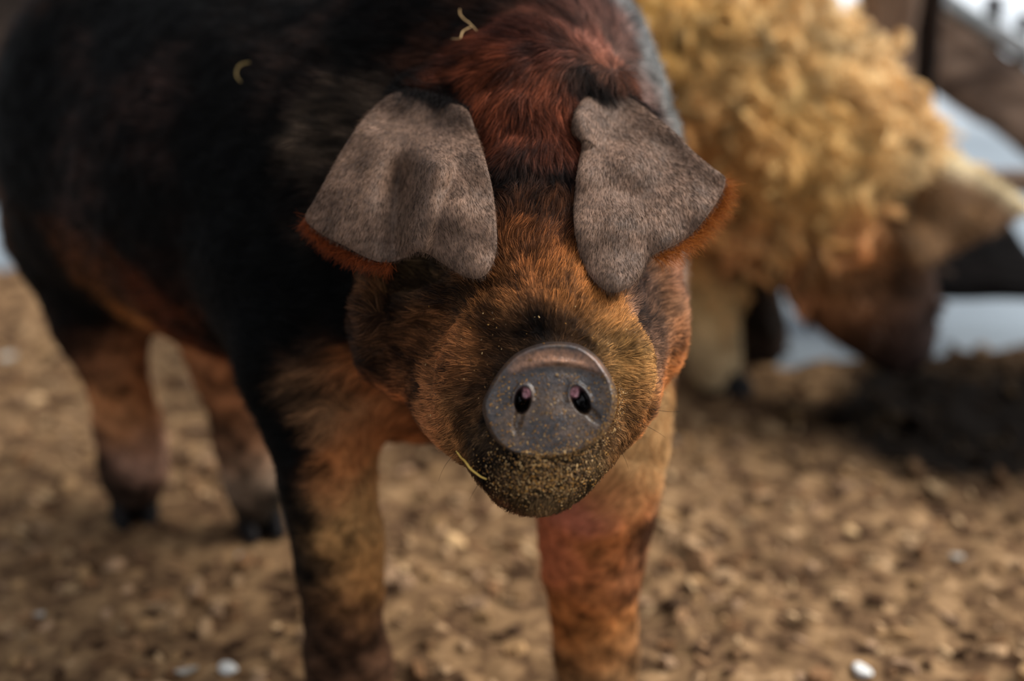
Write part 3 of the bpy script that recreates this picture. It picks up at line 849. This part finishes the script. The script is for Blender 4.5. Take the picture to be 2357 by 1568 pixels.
hc_ = soft_cap(rc * (0.40 + 0.70 * lk + 0.75 * cn)[:, None] * rng.uniform(0.7, 1.4, (nW, 1)), 0.85)
ln = np.where(rp[:, 2] < 0.25, 0.022, 0.046) * rng.uniform(0.7, 1.3, nW)
hair_obj('fleece', rp, rn, d, hc_, ln, 0.0007, M_wool, wp_, npt=10, lift=0.35, wob=0.3, coil=(0.16, 1.6), kind='stuff', clump=(0.038, 0.8))
# curled locks: each a bundle of hairs that share one corkscrew path
nL, per = 1500, 22
eard = np.linalg.norm(V - P(2130, 440, 1.96), axis=1)
lp, ln_, lc = sample_surface(V, Q, NV, wc, nL, wt * np.clip((eard - 0.06) / 0.06, 0, 1))
lfl = np.array([-0.2, 0.1, -0.9]) + 2.0 * (np.stack([vnoise(lp * 18, s_) for s_ in (411, 412, 413)], 1) - 0.5)
ld = tangent(lfl, ln_)
lside = np.cross(ln_, ld)
llen = np.where(lp[:, 2] < 0.25, 0.026, 0.066) * rng.uniform(0.7, 1.25, nL)
lamp = 0.16 * llen; lph = rng.uniform(0, 6.28, nL); ltn = rng.uniform(1.0, 1.8, nL)
ltone = np.exp(0.50 * rng.standard_normal(nL))
lnp = 12
tq = np.linspace(0, 1, lnp)
path = np.zeros((nL, lnp, 3))
for k, tk in enumerate(tq):
    a = lph + 6.283 * ltn * tk
    g = min(1, 3 * tk)
    path[:, k] = lp + llen[:, None] * tk * ld + (llen * 0.42 * (tk - 0.8 * tk * tk))[:, None] * ln_ + (lamp * np.sin(a) * g)[:, None] * lside + (lamp * 0.7 * (1 + np.cos(a)) * g)[:, None] * ln_
off = rng.standard_normal((nL, per, 3)) * 0.0045
lpos = path[:, None] + off[:, :, None, :] * (1 - 0.5 * tq)[None, None, :, None]
hc = bpy.data.hair_curves.new('curls')
hc.add_curves([lnp] * (nL * per))
hc.attributes['position'].data.foreach_set('vector', lpos.astype(np.float32).ravel())
ra = hc.attributes.get('radius') or hc.attributes.new('radius', 'FLOAT', 'POINT')
ra.data.foreach_set('value', np.tile(0.0009 * (1 - 0.6 * tq), nL * per).astype(np.float32))
cc_ = soft_cap(np.repeat(1.2 * lc * ltone[:, None], per, 0) * rng.uniform(0.8, 1.25, (nL * per, 1)), 0.86)
ca = hc.attributes.new('coat', 'FLOAT_COLOR', 'CURVE')
c4 = np.ones((nL * per, 4), dtype=np.float32); c4[:, :3] = cc_
ca.data.foreach_set('color', c4.ravel())
hc.materials.append(M_wool)
link(bpy.data.objects.new('curls', hc), wp_)['kind'] = 'stuff'
EW = [(2055,470),(2075,400),(2120,352),(2180,358),(2240,388),(2300,430),(2352,462),(2366,478),(2330,502),(2270,532),(2200,566),(2140,600),(2110,606),(2085,570)]
DW = [(2060,460,1.93),(2120,352,1.96),(2240,385,1.95),(2366,476,1.92),(2260,540,1.88),(2110,606,1.865),(2170,470,1.89)]
def wear_col(pp, Vt, e_):
    n1 = fbm(Vt * 40, 3, 430)[:, None]
    c = lin((126, 94, 62)) * (0.45 + 1.0 * n1)
    # light from above painted as a cream band along the upper edge
    ed = np.interp(pp[:, 0], [2055, 2120, 2240, 2366], [420, 352, 386, 476])
    m_ = np.clip(1 - (pp[:, 1] - ed) / 62, 0, 1)
    return mixc(c, m_ * 0.95, (250, 234, 194))
ew, Vw, Qw, Nw, Cw, pw_ = ear('ear', EW, DW, None, 3, thick=0.008, mat=M_wool_skin, parent=wp_, centre=(2170, 470), colfn=wear_col, nr=30, ns=140)
p, n_, c = sample_surface(Vw, Qw, Nw, Cw, 5000)
hair_obj('fur', p, n_, tangent(p - P(2070, 420, 1.95), n_), c * rng.uniform(0.6, 1.4, (5000, 1)), rng.uniform(0.006, 0.015, 5000), 0.0005, M_wool, ew, npt=5, lift=0.3, kind='stuff')
for (x, y, Z, wp, hp_) in ((1668, 905, GZ(905), 92, 70), (1762, 815, GZ(815), 100, 55)):
    for Vv, Ff in toe_pair(x, y, Z, wp, hp_, (0.9, -0.35)):
        mesh_obj('hoof', Vv, Ff, M_hoof, wp_)

# ------------------------------------------------------------------ fence and boards behind
M_post = noise_mat('weathered_post', (88, 70, 58), (150, 126, 108), 14, 0.85, 0.15, 0.6, 30, (6, 6, 0.6))
M_dark = noise_mat('dark_wet_wood', (22, 16, 13), (44, 33, 27), 14, 0.85, 0.15, 0.6, 30, (6, 6, 0.6))
M_plank = noise_mat('brown_plank', (86, 70, 60), (146, 122, 104), 7, 0.85, 0.15, 0.6, 24, (1, 6, 4))
M_black = noise_mat('near_black_board', (14, 12, 12), (26, 22, 21), 9, 0.8, 0.15, 0.5, 24, (1, 6, 4))  # near-black board, faintly mottled
M_crust = noise_mat('snow_crust', (150, 158, 160), (205, 212, 216), 9, 0.8, 0.2, 0.5, 24)

def slab(name, quad, thick, mat, seed, nx=24, ny=10, rough=0.006):
    """a board: quad of four world points (two ends x two edges), thickness along its own normal"""
    a, b_, c_, d_ = [np.asarray(q, float) for q in quad]
    nrm = np.cross(b_ - a, d_ - a); nrm /= np.linalg.norm(nrm)
    if nrm @ FW > 0: nrm = -nrm
    u, v = np.meshgrid(np.linspace(0, 1, nx), np.linspace(0, 1, ny), indexing='ij')
    S = (a * ((1 - u) * (1 - v))[..., None] + b_ * (u * (1 - v))[..., None] + c_ * (u * v)[..., None] + d_ * ((1 - u) * v)[..., None])
    e1 = 1 - np.clip(np.minimum(v, 1 - v) * ny / 1.2, 0, 1)
    fr = S + nrm * (thick / 2 - 0.25 * thick * e1)[..., None]
    bk = S - nrm * (thick / 2 - 0.25 * thick * e1)[..., None]
    fr = fr + (np.stack([fbm(fr * 18, 3, seed + k) for k in range(3)], -1) - 0.5) * rough * 2
    bk = bk + (np.stack([fbm(bk * 18, 3, seed + k) for k in range(3)], -1) - 0.5) * rough * 2
    I = np.arange(nx * ny).reshape(nx, ny); k = nx * ny
    q = np.stack([I[:-1, :-1], I[1:, :-1], I[1:, 1:], I[:-1, 1:]], -1).reshape(-1, 4)
    Fs = [q, q[:, ::-1] + k]
    for line in (I[:, 0], I[:, -1][::-1], I[0, ::-1], I[-1, :]):
        Fs.append(np.stack([line[:-1], line[:-1] + k, line[1:] + k, line[1:]], -1))
    return mesh_obj(name, np.concatenate([fr.reshape(-1, 3), bk.reshape(-1, 3)]), np.concatenate(Fs), mat)

def upright(name, x0, x1, ybase, ztop, mat, seed, thick=0.06):
    a = G(x0, ybase); b_ = G(x1, ybase); a[2] = b_[2] = -0.03
    a2 = a.copy(); b2 = b_.copy(); a2[2] = b2[2] = ztop
    return slab(name, (a, a2, b2, b_), thick, mat, seed, nx=30, ny=8)
o = upright('fence_post', 1916, 2038, 768, 1.15, M_post, 500)
tag(o, 'weathered grey-brown fence post rising behind the pale pig', 'fence post')
o = upright('fence_board', 2045, 2092, 766, 1.15, M_dark, 510, 0.04)
tag(o, 'narrow dark upright board next to the weathered fence post', 'board')
Zb = 2.42
o = slab('plank', (P(2150, 10, Zb), P(2520, 256, Zb - 0.06), P(2520, 466, Zb - 0.06), P(2150, 210, Zb)), 0.05, M_plank, 520, rough=0.012)
tag(o, 'wide brown plank slanting down to the right of the post', 'plank')
o = slab('snow_crust', (P(2150, -40, Zb), P(2520, 190, Zb - 0.06), P(2520, 248, Zb - 0.06), P(2150, 2, Zb)), 0.05, M_crust, 530, rough=0.008)
tag(o, 'grey snow lying along the top of the slanting plank', 'snow')
Zl = 2.24
o = slab('rail', (P(2080, 398, Zl), P(2560, 383, Zl), P(2560, 440, Zl), P(2080, 455, Zl)), 0.04, M_plank, 540)
tag(o, 'thin brown rail across the fence below the slanting plank', 'rail')
o = slab('black_board', (P(2060, 480, Zl), P(2290, 480, Zl), P(2440, 690, Zl), P(2060, 692, Zl)), 0.04, M_black, 550)
tag(o, 'low black board with a slanting end seen under the pale ear', 'board')
for i, (x, y0, y1, w_) in enumerate(((2290, -12, 75, 46), (2356, 30, 110, 40))):
    base = P(x, y1, 2.44); top = P(x + 2, y0, 2.44)
    hw = RT * w_ / 2 * 2.44 / F
    o = slab('stake', (base - hw - np.array([0, 0, 0.12]), top - hw * 0.8, top + hw * 0.8, base + hw - np.array([0, 0, 0.12])), 0.02, M_dark, 560 + i, nx=10, ny=5, rough=0.004)
    tag(o, ['short dark stake against the white beyond the slanting plank', 'short dark stake beyond the plank at the very edge of the picture'][i], 'stake')
a = P(-420, -200, 3.1); b_ = P(260, -200, 3.1); c_ = P(260, 478, 3.1); d_ = P(-420, 478, 3.1)
o = slab('wall_board', (a, b_, c_, d_), 0.05, noise_mat('shed_wall', (40, 34, 30), (74, 62, 54), 9, 0.9, 0.1, 0.5, 24, (1, 6, 4)), 570)
o.name = 'wall_back'; o['kind'] = 'structure'

# ------------------------------------------------------------------ litter on the floor
M_chip = coat_mat('bedding_chips', 0.9, 0.04, 60, 0.7, 1.3, 0)
def chips(n, x0, x1, y0, y1, smin, smax, pal, seed):
    r = np.random.default_rng(seed)
    Vs, Qs, Cs = [], [], []
    x = r.uniform(x0, x1, n); y = r.uniform(y0, y1, n)
    keep = (y < np.minimum(snow_line(x) - 0.02, 2.19))
    for hx, hy, hr in HOOF_SPOTS:
        keep &= np.hypot(x - hx, y - hy) > hr
    x, y = x[keep], y[keep]; n = len(x)
    z = ground_height(x, y)
    patch = dark_patch_mask(x, y)
    L = r.uniform(smin, smax, n) * np.where(r.random(n) < 0.15, 1.6, 1.0); Wd = L * r.uniform(0.25, 0.7, n); T = L * r.uniform(0.15, 0.4, n)
    yaw = r.uniform(0, 6.28, n); pit = r.normal(0, 0.35, n)
    shp = np.array([(-1,-.6,0),(-.5,-1,0),(.6,-.9,0),(1,-.3,0),(.8,.7,0),(-.2,1,0),(-.9,.5,0)])
    nb = len(shp)
    bot = shp.copy(); top = shp * np.array([.78, .78, 1]); top[:, 2] = 1
    loc = np.concatenate([bot, top])
    for i in range(n):
        v = loc * np.array([L[i] / 2, Wd[i] / 2, T[i]]) * r.uniform(0.75, 1.25, (14, 3))
        cp, sp, cy, sy = math.cos(pit[i]), math.sin(pit[i]), math.cos(yaw[i]), math.sin(yaw[i])
        v = np.stack([v[:, 0] * cp - v[:, 2] * sp, v[:, 1], v[:, 0] * sp + v[:, 2] * cp], 1)
        v = np.stack([v[:, 0] * cy - v[:, 1] * sy, v[:, 0] * sy + v[:, 1] * cy, v[:, 2]], 1)
        Vs.append(v + np.array([x[i], y[i], z[i] - 0.002]))
        c = lin(pal[r.integers(len(pal))]) * r.uniform(0.72, 1.25)
        c = c * (1 - 0.96 * patch[i])
        Cs.append(np.tile(c, (14, 1)))
    fs = []
    for i in range(n):
        k = i * 14
        fs += [tuple(k + j for j in range(nb))[::-1], tuple(k + nb + j for j in range(nb))]
        fs += [(k + j, k + (j + 1) % nb, k + nb + (j + 1) % nb, k + nb + j) for j in range(nb)]
    return np.concatenate(Vs), fs, np.concatenate(Cs)
PAL = [(154,122,86),(130,100,72),(98,74,54),(176,146,110),(70,52,38),(146,118,92),(116,86,60),(160,130,98)]
Vc, fc, cc = chips(7000, -1.25, 1.35, 0.95, 2.6, 0.008, 0.026, PAL, 11)
o = mesh_obj('bedding', Vc, fc, M_chip, None, cc, smooth=False)
tag(o, 'brown wood chips and clods of bedding strewn over the earth floor', 'bedding', kind='stuff')

M_white = noise_mat('pale_scrap', (186, 184, 178), (226, 226, 222), 40, 0.8, 0.2, 0.2)
M_pale = noise_mat('dull_scrap', (134, 128, 118), (170, 164, 154), 40, 0.85, 0.1, 0.2)
M_tan = noise_mat('tan_chip', (176, 138, 92), (206, 170, 124), 40, 0.8, 0.2, 0.2)
def scrap(x, y, size, mat, label, elong=1.6, seed=0, name='wood_chip', cat='wood chip', grp=None):
    r = np.random.default_rng(900 + seed)
    c = G(x, y); c[2] = float(ground_height(np.array([c[0]]), np.array([c[1]]))[0]) + 0.004
    bm = bmesh.new(); bmesh.ops.create_icosphere(bm, subdivisions=3, radius=1.0)
    yaw = r.uniform(0, 3.14)
    Vv = np.array([v.co[:] for v in bm.verts]); Ff = [tuple(v.index for v in f.verts) for f in bm.faces]; bm.free()
    Vv = Vv * (0.75 + 0.5 * fbm(Vv * 1.3 + seed * 3.1, 3, 700 + seed)[:, None])
    Vv = Vv * np.array([size * elong, size, size * 0.45]) / 2
    Vv[:, 2] += 0.25 * Vv[:, 0] ** 2 / size
    cy, sy = math.cos(yaw), math.sin(yaw)
    Vv = np.stack([Vv[:, 0] * cy - Vv[:, 1] * sy, Vv[:, 0] * sy + Vv[:, 1] * cy, Vv[:, 2]], 1) + c
    o = mesh_obj(name, Vv, Ff, mat)
    return tag(o, label, cat, grp)
scrap(525, 1540, 0.018, M_white, 'white scrap, largest and brightest, on the floor left of the front leg', 1.3, 1)
scrap(92, 1425, 0.011, M_pale, 'small round white scrap on the floor at far left', 1.1, 2)
scrap(430, 1548, 0.010, M_pale, 'thin pale chip just left of the brightest white scrap', 2.2, 3)
scrap(556, 1272, 0.012, M_pale, 'pale pebble-like chip below the far hind hoof', 1.2, 4)
scrap(1560, 1010, 0.016, M_pale, 'greyish pale chip right of the jaw on the floor', 1.3, 5)
scrap(2200, 1300, 0.012, M_pale, 'small pale chip on the floor at right, below the dark patch', 1.3, 6)
scrap(1985, 1560, 0.016, M_white, 'white scrap at the bottom edge right of the front legs', 1.5, 7)
scrap(1960, 1230, 0.014, M_tan, 'tan chip in the middle of the floor right of the front leg', 1.6, 8)
scrap(1050, 1255, 0.020, M_tan, 'pale tan chip on the floor between the front legs', 1.9, 9)
scrap(15, 820, 0.024, M_pale, 'pale lump on the floor left of the hind leg', 1.3, 10)

# ------------------------------------------------------------------ straw and crumbs on the pig
M_straw = noise_mat('dry_straw', (140, 108, 66), (170, 138, 92), 80, 0.6, 0.3, 0.2)
M_oldstraw = noise_mat('dull_straw', (92, 76, 42), (116, 96, 56), 80, 0.7, 0.2, 0.2)
M_ystraw = noise_mat('yellow_stalk', (176, 138, 54), (206, 170, 84), 80, 0.5, 0.3, 0.2)
def straw(name, pix, lift, rad_, mat, label):
    pl = spline([(x, y) for x, y in pix], 26, closed=False)
    cs = []
    for i, (x, y) in enumerate(pl):
        hp, hn = shoot(pig_bvh, x, y)
        t_ = i / 25
        dcam = (CP - hp); dcam /= np.linalg.norm(dcam)
        cs.append(hp + hn * (0.004 + lift * math.sin(math.pi * t_)) + dcam * 0.005)
    cs = np.array(cs)
    for _ in range(4):
        cs[1:-1] = 0.25 * cs[:-2] + 0.5 * cs[1:-1] + 0.25 * cs[2:]
    tg = np.gradient(cs, axis=0); tg /= np.linalg.norm(tg, axis=1, keepdims=True)
    s1 = np.cross(tg, FW); s1 /= np.linalg.norm(s1, axis=1, keepdims=True); s2 = np.cross(tg, s1)
    na = 8; Vv = []; 
    for i in range(len(cs)):
        tp = rad_ * (0.55 + 0.45 * math.sin(math.pi * min(1, 0.15 + 0.8 * i / 25)))
        for k in range(na):
            a = 2 * math.pi * k / na
            Vv.append(cs[i] + tp * (math.cos(a) * s1[i] + 0.6 * math.sin(a) * s2[i]))
    Ff = [(i * na + k, i * na + (k + 1) % na, (i + 1) * na + (k + 1) % na, (i + 1) * na + k) for i in range(25) for k in range(na)]
    Ff += [tuple(range(na))[::-1], tuple(25 * na + k for k in range(na))]
    o = mesh_obj(name, Vv, Ff, mat)
    return tag(o, label, 'straw')
straw('straw_stem', [(1060, 30), (1072, 55), (1085, 68), (1102, 82)], 0.002, 0.0006, M_straw, 'bent straw stem in the hair above the forehead')
straw('straw_stem', [(1088, 72), (1072, 86), (1068, 102), (1046, 98)], 0.002, 0.0006, M_straw, 'short curled straw bit just below the bent forehead stem')
straw('straw_stem', [(580, 150), (560, 160), (552, 178), (562, 194)], 0.002, 0.0011, M_oldstraw, 'curved straw bit stuck on the black shoulder')
straw('straw_stem', [(1062, 1035), (1085, 1062), (1105, 1082), (1128, 1098)], 0.001, 0.0008, M_ystraw, 'yellow stalk hanging from the corner of the mouth')

M_crumb = coat_mat('feed_crumbs', 0.7, 0.25, 200, 0.8, 1.2, 0)
cv, cf, ccol = [], [], []
ico = bmesh.new(); bmesh.ops.create_icosphere(ico, subdivisions=1, radius=1.0)
iv = np.array([v.co[:] for v in ico.verts]); if_ = [tuple(v.index for v in f.verts) for f in ico.faces]; ico.free()
PC = [(170,126,66),(140,102,58),(118,86,50),(196,160,108),(96,70,44),(168,116,46),(104,78,52)]
for i in range(4200):
    u = rng.random()
    if u < 0.58:
        x = rng.normal(1255, 80); y = rng.normal(1100, 34)
    elif u < 0.78:
        a = rng.uniform(-0.3, 1.9); x = 1268 + 150 * math.cos(a) + rng.normal(0, 9); y = 925 + 125 * math.sin(a) + rng.normal(0, 9)
    elif u < 0.96:
        x = rng.uniform(1120, 1410); y = rng.uniform(860, 1050)
    else:
        x = rng.uniform(960, 1480); y = rng.uniform(700, 1000)
    h1, n1_ = shoot(nose_bvh, x, y); h2, n2_ = shoot(pig_bvh, x, y)
    c1 = 9 if h1 is None else np.linalg.norm(h1 - CP); c2 = 9 if h2 is None else np.linalg.norm(h2 - CP)
    if min(c1, c2) > 1.14: continue
    hp, hn = (h1, n1_) if c1 < c2 else (h2, n2_)
    if hn @ FW > 0: hn = -hn
    on_fur = c2 <= c1
    if not on_fur and (((x - 1207) / 26) ** 2 + ((y - 918) / 34) ** 2 < 1 or ((x - 1333) / 26) ** 2 + ((y - 920) / 34) ** 2 < 1): continue
    s = rng.uniform(0.00016, 0.00055)
    q = iv * np.array([s * rng.uniform(1, 2.4), s, s * 0.7])
    R = np.array(Matrix.Rotation(rng.uniform(0, 6.28), 3, Vector(hn)) @ Vector(hn).to_track_quat('Z', 'Y').to_matrix())
    k0 = len(cv) * len(iv)
    cv.append(q @ R.T + hp + hn * (0.0022 if on_fur else 0.0003))
    cf += [tuple(k0 + j for j in f) for f in if_]
    ccol.append(np.tile(lin(PC[rng.integers(len(PC))]) * rng.uniform(0.5, 1.05), (len(iv), 1)))
o = mesh_obj('feed_crumbs', np.concatenate(cv), cf, M_crumb, None, np.concatenate(ccol), smooth=False)
tag(o, 'tan feed crumbs and chaff stuck to the snout and lips of the dark pig', 'crumbs', kind='stuff')
